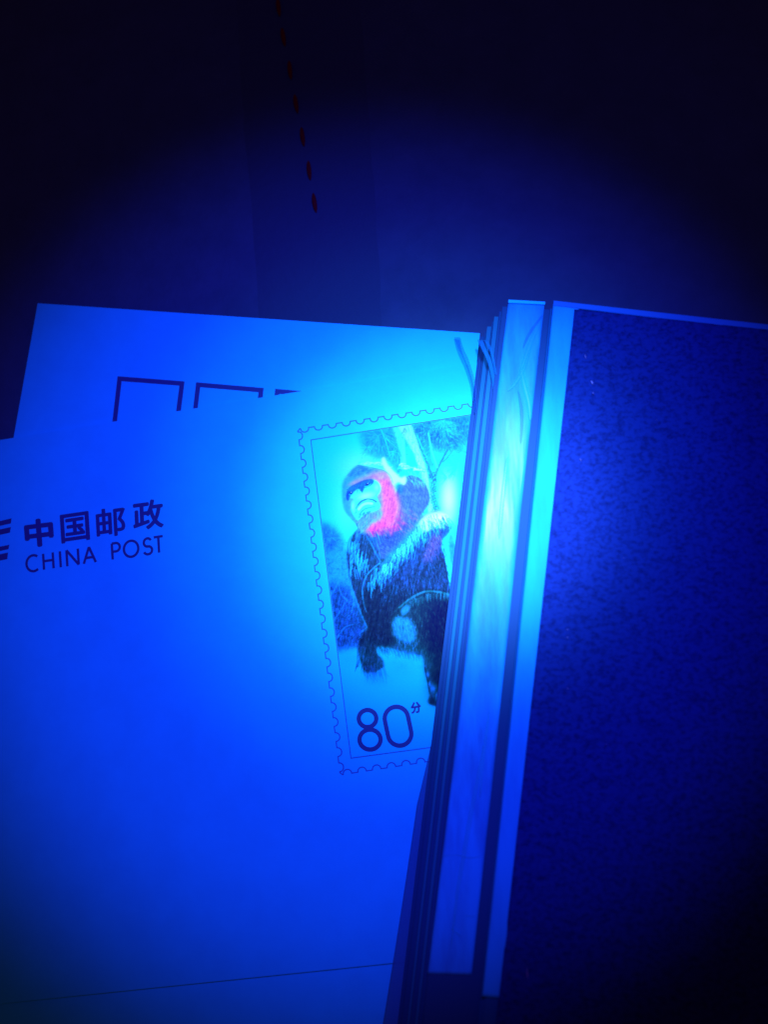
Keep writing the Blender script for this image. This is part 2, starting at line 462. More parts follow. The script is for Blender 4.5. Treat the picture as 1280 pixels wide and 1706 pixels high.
# -- pine foliage above
paint(mask([(600, 716), (640, 708), (700, 700), (784, 690), (900, 672), (900, 800), (790, 790), (765, 770), (735, 765), (700, 745), (668, 742), (650, 758), (624, 764), (604, 748)], 4), (.018, .30, .78), .62)
paint(mask([(610, 728), (640, 718), (660, 735), (668, 765), (672, 790), (660, 790), (648, 770), (625, 760)], 4), MID, .75)
paint(mask([(700, 708), (735, 700), (780, 695), (778, 730), (760, 745), (735, 752), (712, 738), (695, 722)], 5), (.016, .17, .62), .8)
paint(mask([(675, 720), (700, 712), (716, 745), (724, 778), (716, 786), (700, 752), (686, 735)], 2), (.016, .2, .65), .7)
def burst(x, y, r, a0, a1, n, cols, a=.55, w=.8, r0=.1):
    for _ in range(n):
        an = rad(rng.uniform(a0, a1)); q = r*rng.uniform(.55, 1.05); s = r*r0*rng.uniform(0, 2)
        b = rng.normal(0, .12)
        stroke([(x+s*math.cos(an), y+s*math.sin(an)), (x+q*.6*math.cos(an), y+q*.6*math.sin(an)), (x+q*math.cos(an+b), y+q*math.sin(an+b))], w, w*.3, cols[rng.integers(len(cols))], a*rng.uniform(.4, 1), .35)
paint(mask([(690, 706), (745, 698), (800, 690), (800, 760), (772, 752), (745, 750), (720, 742), (704, 730)], 5), (.016, .15, .6), .45)
paint(mask([(652, 714), (690, 708), (690, 740), (676, 770), (664, 790), (656, 765)], 4), (.016, .2, .65), .35)
burst(640, 722, 40, 20, 200, 210, [MID, SHD, CY], .5)
burst(632, 728, 32, 80, 220, 90, [MID, CY], .4)
burst(738, 714, 46, 0, 360, 300, [MID, BLU, CY, SHD], .5)
burst(741, 700, 36, 10, 170, 90, [CY, (.02, .5, .82)], .6)
burst(662, 740, 46, 60, 120, 110, [MID, CY, SHD], .55, .9)
burst(690, 740, 40, 70, 120, 110, [SHD, CY, PAPER], .5)
burst(762, 775, 34, 100, 260, 140, [PAPER, CY, MID, PAPER], .7)
burst(748, 760, 30, 40, 200, 90, [PAPER, MID, CY], .6)
burst(745, 795, 26, 90, 230, 60, [MID, PAPER], .45)
burst(790, 760, 40, 90, 270, 120, [CY, MID, PAPER], .5)
line([(634, 712), (640, 728), (646, 745), (650, 760)], 1.6, .7, PAPER, .85); line([(640, 728), (652, 738), (662, 747)], 1.2, .5, PAPER, .8)
for _ in range(1500):
    x = rng.uniform(604, 800); y = 700+rng.uniform(0, 1)**1.4*95
    if y < 740-(x-520)*.155 or (x < 660 and y > 768): continue
    cx0, cy0 = (638, 715) if x < 668 else ((738, 712) if x < 752 else (770, 745))
    an = math.atan2(y-cy0, x-cx0)+rng.normal(0, .35); L = rng.uniform(3, 9)
    stroke([(x, y), (x+L*math.cos(an), y+L*math.sin(an))], .9, .3, [MID, BLU, CY, PAPER, SHD, CY][rng.integers(6)], rng.uniform(.2, .6), .35)
for cx0, cy0, n in ((764, 768, 40), (776, 790, 30), (752, 790, 24), (612, 745, 24), (655, 752, 26), (700, 762, 20)):
    for q in range(n):
        an = rad(rng.uniform(0, 360)); L = rng.uniform(6, 15); line([(cx0, cy0), (cx0+L*.6*math.cos(an), cy0+L*.6*math.sin(an)), (cx0+L*math.cos(an+.15), cy0+L*math.sin(an+.15))], .8, .3, [PAPER, CY, SHD][q % 3], .5, .35)
# -- trunk and branches
paint(mask([(655, 712), (669, 709), (673, 750), (676, 776), (668, 778), (669, 758), (664, 742)], 1.2), (.05, .80, .86), .95)
line([(672, 726), (673, 748), (675, 775)], 4, 5, (.06, .8, .86), .6)
paint(mask([(664, 708), (684, 706), (700, 752), (710, 780), (716, 800), (720, 832), (722, 858), (715, 858), (711, 828), (707, 803), (698, 778), (689, 752)], 1.3), (.16, .81, .86), 1)
for q in range(50):
    t = rng.uniform(0, 1); x = 662+t*44; y = 779-3*math.sin(t*2)+t*t*10+rng.normal(0, 2); line([(x, y), (x+4, y+rng.normal(0, 1)), (x+8, y+1)], 2.4, .5, [WHITE, PAPER, (.05, .6, .8)][q % 3], .55, 1)
paint(mask([(712, 775), (722, 782), (728, 796), (728, 830), (738, 860), (722, 860), (718, 830), (714, 800)], 1), (.018, .26, .6), .85)
line([(746, 750), (736, 768), (728, 785), (725, 800)], 3, 5.5, (.018, .20, .55), .9, .8)
line([(760, 742), (750, 757), (738, 770)], 1.2, 2, (.018, .2, .6), .7, .6)
line([(708, 712), (716, 735), (724, 760), (728, 780)], 1.5, 2.5, (.016, .18, .55), .7, .7)
line([(694, 722), (706, 752), (718, 780), (724, 786)], 1.2, 1.2, PAPER, .9)
line([(714, 722), (720, 752), (726, 770), (728, 778)], 3, 4, (.04, .75, .86), .7, 1)
line([(700, 745), (712, 770), (720, 795)], 3, 6, (.016, .18, .55), .7, 1)
line([(716, 800), (718, 830), (720, 856)], 1.5, 1, (.02, .4, .5), .7)
for _ in range(420):
    t = rng.uniform(0, 1); x = 722+4*t+rng.normal(0, 3.6); y = 785+t*70
    stroke([(x, y), (x+rng.normal(0, .8), y+rng.uniform(.5, 2))], .9, .5, [DK, PAPER, BLU][rng.integers(3)], .55, .3)
for _ in range(420):
    t = rng.uniform(0, 1); x = 683+36*t**.8+rng.normal(0, 3.2); y = 725+t*128
    stroke([(x, y), (x+rng.normal(.8, .8), y+rng.uniform(1, 5))], .9, .4, [CY, (.02, .36, .7), WHITE, MID][rng.integers(4)], rng.uniform(.15, .6), .35)
for _ in range(110):
    t = rng.uniform(0, 1); x = 664+9*t+rng.normal(0, 3); y = 727+t*50
    stroke([(x, y), (x+rng.normal(.4, .6), y+rng.uniform(1, 4))], .8, .4, [CY, (.02, .36, .7), MID][rng.integers(3)], rng.uniform(.15, .55), .35)
for _ in range(120):
    t = rng.uniform(0, 1); x = 704+12*t+rng.normal(0, 2); y = 745+t*45
    stroke([(x, y), (x+1, y+1.4)], .8, .5, [BLU, CY][rng.integers(2)], .5, .3)
for _ in range(420):
    x = rng.uniform(648, 745); y = rng.uniform(702, 745); an = rad(rng.uniform(50, 130)); L = rng.uniform(4, 12)
    stroke([(x, y), (x+L*math.cos(an), y+L*math.sin(an))], .9, .3, [MID, BLU, CY, SHD][rng.integers(4)], rng.uniform(.2, .65)*min(1, max(.15, (748-y)/30)), .35)
# -- hill and leaves at the left
LB = [(512, 874), (540, 872), (560, 885), (575, 905), (585, 960), (600, 1010), (612, 1045), (602, 1075), (588, 1082), (560, 1086), (540, 1092), (540, 1000)]
m = mask(LB, 4); paint(m, (.018, .25, .72), .75)
paint(mask([(530, 985), (575, 975), (595, 1005), (612, 1045), (602, 1072), (575, 1080), (550, 1086), (530, 1075)], 5), (.012, .07, .38), .85)
paint(mask([(530, 876), (552, 876), (566, 895), (560, 915), (530, 918)], 5), (.016, .15, .6), .7)
burst(552, 895, 30, 0, 360, 80, [MID, CY, BLU], .35)
for l in ([(548, 962), (553, 942), (562, 925), (578, 917)], [(545, 1000), (556, 985), (566, 962), (566, 945)], [(556, 1034), (567, 1018), (578, 1000)], [(578, 1000), (568, 988), (564, 972)],
          [(552, 985), (548, 1005), (552, 1020)], [(586, 1020), (590, 1000), (584, 985)], [(562, 1062), (575, 1045), (590, 1040)]):
    line(l, 3.2, 1.2, (.02, .4, .8), .5, 1.5)
fur(LB, 500, lambda x, y: rad(100)+.8*math.sin(x*.15+y*.1), 9, .9, [CY, MID, BLU, SHD], .32)
for _ in range(700):
    x = rng.uniform(532, 608); y = rng.uniform(900, 1084); an = rng.uniform(0, 6.28); L = rng.uniform(3, 10)
    if y > 1000+(x-575)*2.2 and x < 575 and y > 1075: continue
    line([(x, y), (x+L*.5*math.cos(an), y+L*.5*math.sin(an)), (x+L*math.cos(an+.8), y+L*math.sin(an+.8))], 1.6, .4, [(.02, .34, .78), (.012, .08, .4), (.015, .2, .6), (.012, .06, .3)][rng.integers(4)], .3, .7)
# -- body
BODY = [(600, 880), (588, 890), (580, 905), (577, 930), (581, 960), (590, 990), (602, 1020), (612, 1044), (603, 1058), (597, 1074), (598, 1092), (604, 1112), (612, 1121), (628, 1119),
        (640, 1110), (638, 1098), (629, 1088), (630, 1078), (648, 1079), (665, 1085), (690, 1089), (704, 1094), (707, 1118), (712, 1135), (716, 1155), (730, 1178), (900, 1178), (900, 990),
        (765, 990), (752, 988), (748, 960), (742, 925), (735, 900), (745, 885), (735, 860), (715, 855), (700, 860), (716, 835), (712, 812), (700, 797), (680, 792), (668, 808), (655, 830), (640, 870)]
paint(mask(BODY, 1.4), (.014, .060, .25), .96)
# upper back: greyer blue
BACK = [(672, 800), (685, 793), (700, 797), (711, 812), (714, 838), (704, 858), (690, 880), (666, 905), (645, 925), (636, 930), (628, 905), (634, 885), (655, 870), (664, 845), (664, 820)]
paint(mask(BACK, 2), (.06, .17, .62), .85)
paint(mask([(650, 880), (690, 865), (680, 890), (650, 920), (637, 928), (628, 905)], 5), (.02, .085, .38), .75)
fur(BACK, 900, lambda x, y: rad(50)+(x-690)*.006, 9, .8, [(.10, .24, .75), (.03, .11, .5), (.08, .17, .6), (.02, .07, .4)], .5)
paint(mask([(662, 845), (672, 850), (676, 862), (668, 874), (657, 872)], 5), (.25, .12, .58), .4)
fur([(655, 850), (690, 850), (690, 880), (655, 885)], 120, lambda x, y: rad(40), 9, .9, [(.5, .13, .6), (.2, .12, .5)], .3)
# fur of the torso: long falling strands
def fall(x, y): return rad(90)+(650-x)*.0016-.1
TORSO = [(598, 890), (586, 905), (580, 930), (584, 960), (596, 1000), (612, 1044), (640, 1075), (700, 1060), (745, 985), (740, 930), (700, 930), (660, 930), (636, 935), (618, 905)]
fur(TORSO, 1500, fall, 17, .9, [(.014, .10, .40), (.01, .03, .15), (.01, .022, .11), (.012, .05, .22)], .5)
paint(mask([(600, 980), (660, 975), (740, 970), (745, 985), (700, 1000), (665, 1030), (655, 1080), (615, 1060), (606, 1030)], 8), (.008, .025, .11), .75)
fur([(600, 980), (670, 970), (745, 975), (700, 1005), (665, 1030), (650, 1078), (612, 1046)], 500, fall, 15, .8, [(.012, .06, .24), (.008, .018, .09)], .45)
# lit strands on the shoulder
for cx_, cy_, n, L in ((597, 935, 26, 18), (590, 915, 22, 16), (604, 945, 14, 14), (622, 972, 16, 14), (630, 958, 14, 18), (637, 968, 7, 12), (590, 950, 12, 16)):
    for _ in range(n):
        x = cx_+rng.normal(0, 5); y = cy_+rng.normal(0, 6)
        line([(x, y-L/2), (x-1.5, y), (x-.5, y+L/2)], 1.3, .4, (.02, .55, .85), .6)
for l, w_, a_ in (([(586, 893), (578, 912), (577, 935), (583, 958)], 3.2, .8), ([(580, 955), (586, 978), (594, 1000), (604, 1028), (612, 1044)], 2.2, .75), ([(586, 985), (588, 1000), (590, 1012)], 5, .45),
                  ([(611, 893), (618, 905), (626, 922), (634, 936)], 1.6, .75), ([(632, 938), (620, 948), (609, 962), (604, 980), (604, 1000)], 2.6, .7), ([(634, 938), (633, 955), (628, 975)], 1.6, .6),
                  ([(612, 1044), (604, 1052), (596, 1060)], 1.4, .5), ([(604, 985), (606, 1005), (611, 1020)], 1.2, .5), ([(592, 900), (588, 918), (587, 930)], 2.0, .6), ([(620, 890), (630, 910), (633, 930)], 1.0, .5)):
    for q in range(5):
        o1, o2 = rng.normal(0, w_*.35), rng.normal(0, w_*.35)
        line([(x+o1*(1-i/len(l))+o2*i/len(l)+rng.normal(0, .5), y+rng.normal(0, .8)) for i, (x, y) in enumerate(l)], w_*.42, .3, [(.02, .5, .84), (.02, .32, .7), (.015, .2, .55)][q % 3], a_*.6, .7)
# -- the raised arm
ARM = [(634, 942), (645, 930), (662, 912), (678, 893), (694, 874), (707, 860), (718, 853), (738, 852), (750, 862), (753, 878), (746, 892), (738, 900), (740, 922), (748, 960), (750, 985), (720, 980), (680, 985), (655, 975), (636, 962)]
paint(mask(ARM, 1.5), (.014, .065, .28), .85)
EDGE = smooth([(638, 940), (646, 932), (662, 914), (678, 896), (694, 877), (708, 863), (722, 856), (738, 856), (749, 864), (752, 878), (747, 892)], 12, False)
def arm_dir(t): return rad(92-42*t if t < .62 else 66-60*(t-.62)*1.2)
paint(mask([(638, 938), (662, 912), (678, 894), (694, 874), (708, 860), (720, 858), (722, 872), (700, 892), (684, 912), (664, 930), (648, 950), (640, 956)], 4.5), (.03, .56, .84), .5)
HAND = [(700, 872), (708, 861), (720, 855), (738, 853), (748, 861), (750, 870), (738, 878), (722, 880), (706, 885)]
paint(mask(HAND, 2.5), WHITE, .95); blob(728, 865, 15, 6, (.6, .82, .86), .7, -.25); blob(704, 878, 10, 7, (.2, .8, .86), .6, -.7)
for _ in range(520):
    t = rng.uniform(0, 1)**1.05; p = EDGE[int(t*(len(EDGE)-1))]; off = rng.uniform(0, 1)**.8
    an = arm_dir(t)+rng.normal(0, .1); sx = p[0]+off*24*math.cos(an); sy = p[1]+off*24*math.sin(an); L = rng.uniform(8, 20)
    dk = rng.uniform() < .42
    col = (.012, .09, .34) if dk else ((.05, .78, .86) if off < .55 else (.02, .42, .80))
    if t > .72 and off < .3 and dk: continue
    line([(sx, sy), (sx+L*.5*math.cos(an+.06), sy+L*.5*math.sin(an+.06)), (sx+L*math.cos(an+.28), sy+L*math.sin(an+.28))], 1.2, .35, col, .75 if dk else .8, .4)
for _ in range(420):
    t = rng.uniform(0, 1); p = EDGE[int(t*(len(EDGE)-1))]; off = rng.uniform(22, 62)
    an = arm_dir(t)+rng.normal(0, .1); sx = p[0]+off*math.cos(an); sy = p[1]+off*math.sin(an); L = rng.uniform(9, 18)
    if sx > 742: continue
    line([(sx, sy), (sx+L*.5*math.cos(an), sy+L*.5*math.sin(an)), (sx+L*math.cos(an+.2), sy+L*math.sin(an+.2))], 1.0, .3, [(.015, .16, .55), (.01, .04, .2), (.012, .08, .32)][rng.integers(3)], .5, .4)
paint(mask([(722, 890), (732, 893), (730, 910), (718, 930), (706, 935), (712, 912)], 4), (.16, .13, .5), .35)
for _ in range(70):
    x = rng.uniform(708, 733); y = 893+(733-x)*1.2+rng.normal(0, 8)
    line([(x, y), (x+3, y+5), (x+5, y+11)], 1, .3, [(.22, .15, .55), (.02, .08, .35)][rng.integers(2)], .45, .4)
for _ in range(900):
    x = rng.uniform(640, 742); y = rng.uniform(925, 992)
    if y < 985-(x-640)*.62: continue
    an = rad(88-(x-640)*.30)+rng.normal(0, .12); L = rng.uniform(8, 18)
    line([(x, y), (x+L*.5*math.cos(an), y+L*.5*math.sin(an)), (x+L*math.cos(an+.2), y+L*math.sin(an+.2))], 1.0, .3, [(.012, .13, .42), (.008, .025, .10), (.01, .05, .2), (.008, .03, .13)][rng.integers(4)], .5, .4)
# gap of background between arm and trunk
paint(mask([(746, 895), (760, 880), (775, 900), (768, 960), (756, 990), (751, 984), (748, 950), (742, 925), (736, 912)], 1.2), (.02, .50, .82), .92)
paint(mask([(748, 897), (755, 895), (766, 950), (760, 962), (750, 930)], 1.5), (.015, .16, .6), .7)
for _ in range(60):
    t = rng.uniform(0, 1); x = 738+12*t; y = 905+70*t
    line([(x, y), (x+rng.uniform(1, 5), y+rng.uniform(6, 12))], 1, .3, [(.03, .7, .86), (.012, .08, .32)][rng.integers(2)], .6, .4)
# -- knee and thigh
KNEE = [(652, 1042), (655, 1022), (668, 1006), (688, 993), (712, 985), (740, 988), (760, 1000), (820, 1010), (820, 1095), (760, 1092), (700, 1090), (672, 1082), (656, 1062)]
paint(mask(KNEE, 2), (.010, .055, .16), .95)
paint(mask([(715, 1005), (760, 995), (900, 1000), (900, 1178), (735, 1178), (712, 1120), (708, 1090), (705, 1040)], 9), (.005, .014, .075), .9)
def knee_dir(x, y): return math.atan2(y-1010, x-760)+rad(-80) if x < 700 else rad(100)
fur(KNEE, 800, lambda x, y: rad(85)-(x-690)*.006 if y > 1020 else rad(130)-(x-660)*.016, 9, .8, [(.012, .14, .28), (.01, .05, .13), (.006, .02, .07), (.012, .10, .22)], .5, dens=lambda x, y: 1 if x < 715 else .25)
paint(mask([(655, 1045), (658, 1030), (668, 1028), (685, 1035), (692, 1055), (688, 1070), (672, 1068), (660, 1062)], 2.5), (.02, .36, .72), .9)
fur([(652, 1050), (656, 1026), (670, 1022), (692, 1032), (698, 1060), (692, 1084), (668, 1080)], 200, lambda x, y: rad(84), 10, 1.0, [(.008, .05, .16), (.01, .03, .1), (.02, .3, .6)], .55)
fur([(655, 1048), (658, 1030), (668, 1028), (686, 1035), (692, 1055), (690, 1080), (672, 1076), (660, 1064)], 170, lambda x, y: rad(82), 8, .9, [(.02, .42, .8), (.012, .12, .34), (.015, .22, .5)], .5)
paint(mask([(668, 1018), (676, 1008), (682, 1010), (680, 1020), (672, 1026)], 1.5), (.02, .30, .62), .8)
line([(666, 1012), (680, 1000), (697, 990), (712, 985), (735, 987), (752, 992)], 2.4, 3, (.02, .36, .62), .45, 2.4)
for _ in range(90):
    t = rng.uniform(0, 1); x = 676+76*t; y = 1002-16*math.sin(min(1, t*1.4)*1.57)+rng.uniform(0, 5)
    line([(x, y), (x+rng.uniform(-2, 2), y+rng.uniform(6, 14))], .9, .3, [(.02, .26, .5), (.01, .06, .18)][rng.integers(2)], .6, .4)
# -- hanging forearm and paw, soft hair on the ground
fur([(604, 1050), (625, 1045), (650, 1060), (640, 1078), (628, 1082), (632, 1100), (642, 1112), (620, 1125), (606, 1118), (597, 1090), (598, 1070)], 420, lambda x, y: rad(88)+(610-x)*.01, 12, 1, [(.006, .018, .10), (.012, .05, .24), (.006, .015, .08)], .6)
for _ in range(90):
    x = rng.uniform(606, 642); y = rng.uniform(1108, 1124); line([(x, y), (x+2, y+6), (x+rng.uniform(1, 6), y+rng.uniform(9, 20))], 1.4, .3, (.012, .10, .45), .28, .8)
for _ in range(70):
    t = rng.uniform(0, 1); x = 597+4*math.sin(t*3); y = 1050+60*t; line([(x, y), (x-4, y+4), (x-6, y+10)], 1, .3, (.01, .06, .3), .5, .5)
for _ in range(130):
    x = rng.uniform(628, 705); y = 1080+(x-628)*.12+rng.uniform(-3, 3); line([(x, y), (x+2, y+5), (x+rng.uniform(1, 6), y+rng.uniform(7, 14))], 1.2, .3, (.01, .07, .32), .45, .7)
line([(664, 1076), (670, 1088), (673, 1097)], 2.4, .8, DK, .8, .8)
blob(672, 1105, 34, 22, (.014, .45, .78), .55); blob(628, 1132, 20, 12, (.014, .40, .76), .4); blob(585, 1095, 20, 14, (.014, .5, .8), .35)
# -- foot behind
for b in ((712, 1124, 3.5, 6), (722, 1148, 6, 9), (716, 1140, 3, 5), (730, 1162, 5, 8)): blob(*b, (.018, .34, .74), .75)
line([(708, 1112), (712, 1132), (716, 1152), (722, 1168)], 1.6, 1.2, DK, .8, .7)
# -- head
HOOD = [(596, 775.5), (610, 778), (625, 781), (640, 784), (649, 791), (655, 804), (659, 820), (664, 838), (664, 856), (658, 870), (648, 880), (628, 886), (612, 890), (600, 888), (596, 878), (586, 866), (578, 856), (573, 846), (571, 828), (571, 808), (576, 796), (585, 784)]
paint(mask(HOOD, 1.2), (.04, .32, .8), .95)
paint(mask([(596, 776), (612, 779), (632, 783), (622, 789), (604, 790), (590, 796), (580, 800), (582, 790)], 2.5), (.02, .17, .7), .8)
paint(mask([(625, 782), (642, 786), (648, 794), (632, 796), (616, 792)], 2.5), (.16, .28, .72), .7)
paint(mask([(572, 800), (582, 795), (596, 795), (590, 801), (578, 808), (575, 820), (577, 840), (586, 858), (580, 858), (573, 846), (570, 825)], 2), (.02, .36, .8), .7)
fur([(574, 800), (585, 786), (600, 779), (640, 786), (630, 795), (600, 797), (582, 806)], 240, lambda x, y: rad(160)-(x-590)*.004, 6, .7, [(.02, .2, .7), (.04, .45, .84), (.1, .3, .75)], .4)
PB = [(585, 808), (598, 800), (612, 795), (628, 790), (642, 788), (650, 797), (655, 810), (660, 824), (664, 842), (662, 858), (656, 871), (645, 880), (630, 885), (617, 889), (610, 882), (616, 873), (628, 868), (636, 860), (637, 848), (638, 838), (634, 826), (636, 814), (631, 803), (620, 797), (604, 800), (592, 806)]
paint(mask(PB, 3.4), PINK, .88)
blob(636, 794, 13, 6, (.30, .30, .74), .75); blob(654, 806, 5, 9, (.30, .2, .6), .5); blob(648, 840, 12, 26, (.80, .15, .74), .55); blob(638, 876, 10, 5, PINKD, .5); blob(622, 882, 9, 5, PINKD, .7); blob(590, 804, 9, 2.5, (.45, .25, .75), .5, -.4)
blob(634, 828, 4, 10, (.24, .22, .72), .75); blob(629, 858, 9, 5, (.32, .25, .7), .6); blob(655, 872, 8, 8, (.6, .07, .42), .5)
fur([(640, 850), (664, 850), (664, 870), (652, 884), (628, 890), (612, 890), (612, 880), (630, 872)], 260, lambda x, y: rad(50), 8, .8, [PINK, PINKD, (.5, .1, .5), (.85, .2, .7)], .4)
for _ in range(60):
    x = rng.uniform(612, 664); y = 886-abs(x-615)*.25; line([(x, y), (x+3, y+5), (x+6, y+9)], 1.1, .3, [PINKD, (.3, .1, .45)][rng.integers(2)], .5, .6)
for b in ((664, 864, 4, 3), (652, 888, 3, 4), (672, 872, 4, 3), (660, 878, 3, 2)): blob(*b, (.55, .09, .5), .6)
# chin whiskers
CHIN = [(594, 862), (604, 858), (616, 854), (628, 850), (637, 852), (634, 862), (622, 870), (612, 880), (606, 886), (600, 884), (595, 874)]
paint(mask(CHIN, 1.8), (.10, .32, .72), .85); blob(626, 862, 7, 5, (.3, .22, .66), .5)
fur(CHIN, 260, lambda x, y: rad(110)-(x-610)*.012, 7, .7, [(.02, .16, .5), (.05, .7, .86), (.16, .3, .75), (.03, .12, .45)], .6)
# face
FACE = [(600, 806), (612, 800), (622, 799), (630, 803), (634, 812), (633, 820), (628, 827), (631, 835), (634, 842), (630, 849), (618, 853), (606, 858), (598, 866), (594, 863), (588, 856), (585, 847), (586, 838), (590, 831), (584, 830), (580, 824), (579, 815), (588, 810)]
paint(mask(FACE, 1.0), (.05, .78, .86), 1)
blob(610, 826, 13, 5, (.30, .80, .84), .8, -.2); blob(628, 812, 4, 5, (.2, .8, .86), .7); blob(588, 843, 3, 8, (.3, .8, .86), .5)
BROW = [(577, 829), (578, 818), (584, 811), (594, 806), (604, 801), (614, 798), (622, 799), (623, 804), (618, 809), (612, 812), (607, 814), (606, 818), (601, 818), (598, 815), (592, 818), (586, 824), (583, 829), (580, 834)]
paint(mask(BROW, .9), (.012, .12, .58), .95)
line([(578, 816), (590, 808), (606, 801), (620, 799)], 1.6, 1.2, (.012, .08, .36), .6, 1)
line([(580, 833), (578, 826), (582, 818)], 2.4, 2, (.012, .10, .5), .8, 1)
stroke([(584.6, 820.6), (585.6, 821.4)], 4.6, 4.0, (.008, .04, .25), .95, .7); stroke([(612, 806.5), (613.5, 806.3)], 5, 4, (.008, .04, .25), .95, .7)
stroke([(585, 820), (585.4, 820.2)], 1.3, 1, (.3, .8, .86), .95, .4); stroke([(613, 805.2), (613.4, 805.4)], 1.3, 1, (.3, .8, .86), .95, .4)
line([(582, 824), (586, 825), (590, 822)], 1.0, .7, PAPER, .8); line([(608, 811), (613, 810), (618, 806)], 1.2, .8, PAPER, .8)
for k in range(12): 
    x = 583+k*3; y = 818-k*1.35; stroke([(x, y), (x-1.5, y-4)], .7, .3, (.02, .4, .8), .5, .3)
stroke([(596, 817), (595.5, 821)], 1.5, 1.0, (.012, .14, .5), .85, .6); stroke([(602.5, 817), (604, 820)], 4.0, 2.2, (.012, .14, .55), .85, .8); stroke([(599.5, 817), (599, 823)], 1.0, .6, (.02, .3, .7), .7, .5)
line([(628, 822), (626, 826), (622, 829)], 1.2, .6, (.02, .45, .75), .5, .8)
# muzzle
line([(587, 856), (585, 846), (588, 836), (594, 829), (602, 825)], 1.4, .8, (.02, .45, .8), .5, 1)
line([(593.6, 847), (596, 842), (600, 837), (606, 833), (613, 831.3), (620, 832.4), (627, 836)], 1.4, 2.2, (.014, .17, .52), .95, .9)
line([(597, 841), (602, 835.5), (609, 832.6)], 3.4, 3.0, (.014, .2, .6), .8, 1)
line([(617, 832.6), (623, 832.2), (627, 834.5), (626, 838)], .7, .7, (.012, .10, .3), .8, .4)
line([(618, 835), (624, 836.5), (626, 838)], .6, .6, (.012, .10, .3), .6, .4)
line([(598, 848), (604, 841.5), (612, 838.5), (620, 839)], 4.2, 3.4, (.28, .82, .86), .85, 1.4)
line([(599.5, 857.5), (603, 852), (609, 847.6), (616, 845.6), (624, 844)], 2.6, 2.2, (.016, .32, .7), .85, 1.2)
line([(593.5, 846), (594.5, 848.5), (594, 852), (592, 856)], 1.2, 1.4, (.014, .25, .5), .75, .6)
line([(627, 825), (632, 834), (634, 842), (630, 848)], 1.0, .9, (.012, .22, .5), .7, .6)
line([(586, 848), (590, 860), (597, 868)], 2, 1.2, (.03, .75, .86), .6, 1)
for _ in range(60):
    x = rng.uniform(598, 618); y = 856-(x-598)*.35+rng.uniform(0, 6); stroke([(x, y), (x-1.4, y+3)], .7, .3, (.015, .15, .45), .7, .3)
for _ in range(50):
    x = rng.uniform(622, 636); y = rng.uniform(828, 850); stroke([(x, y), (x+2, y+1)], .6, .3, (.03, .3, .7), .5, .3)
# rim hair and ear
for q in range(60):
    t = rng.uniform(0, 1); x = 596+t*62; y = 772+max(0, t-.45)**2*80+rng.normal(0, 1.6); line([(x, y), (x+4, y-1), (x+9, y+rng.normal(1, 1.5))], 2.2, .4, [(.34, .82, .86), (.2, .8, .86), PAPER][q % 3], .5, 1.2)
paint(mask([(636, 768), (640, 762), (646, 774), (658, 788), (668, 796), (676, 794), (676, 804), (671, 808), (664, 803), (656, 808), (651, 795), (642, 782)], 1.4), WHITE, .95)
line([(596, 775.6), (612, 777.6), (628, 781), (640, 784), (650, 792), (655, 804)], 1.2, 1.0, (.014, .12, .45), .7, .7)
paint(mask([(659, 809), (664, 806), (671, 807), (673, 815), (668, 824), (661, 818)], 1.8), (.014, .14, .6), .85)
fur([(676, 784), (704, 790), (712, 810), (690, 806), (674, 800)], 150, lambda x, y: rad(60), 7, .8, [(.05, .7, .86), (.02, .2, .6), (.08, .4, .8)], .55)
line([(594, 872), (597, 880), (600, 888)], 1.6, 1.0, (.014, .10, .4), .7, .7)
for _ in range(60):
    x = rng.uniform(592, 634); y = 884+rng.uniform(0, 8); line([(x, y), (x-1, y+8), (x-3, y+16)] if x < 608 else [(x, y), (x+3, y+8), (x+5, y+16)], 1, .3, [(.02, .35, .8), (.01, .05, .3)][rng.integers(2)], .5, .5)
# faint print grain
dkn = np.clip(1-IMG[..., 1]/.7, 0, 1)                     # how much ink lies here
n1 = rng.normal(0, 1, (Hp, Wp)).astype(np.float32); n1 = blur(n1, .45); n1 /= n1.std()
n2 = blur(rng.normal(0, 1, (Hp, Wp)).astype(np.float32), 1.6); n2 /= n2.std()
n3 = rng.normal(0, 1, (Hp+80, Wp)).astype(np.float32)      # short hair-like streaks
n3 = sum(np.roll(n3, int(q*.22), 1)[40+q:40+q+Hp] for q in range(-20, 21)); n3 /= n3.std()
hv = np.clip((dkn-.55)/.3, 0, 1)                          # heavily inked fur
IMG *= (np.exp(np.clip(dkn*(.06*n1+.13*n2)+hv*.24*n3, -1.2, .8))*(1-.22*hv))[..., None]
IMG[..., 2] *= (IMG[..., 2].clip(0, .86)/.86)**.8; IMG[..., 1] *= np.clip(IMG[..., 1]/.12, 0, 1)**.2; IMG[..., 2] = np.maximum(IMG[..., 2], .026+.35*IMG[..., 1])
IMG *= (1+rng.normal(0, .035, (Hp, Wp, 1))).astype(np.float32); IMG = np.clip(IMG, 0, .95)

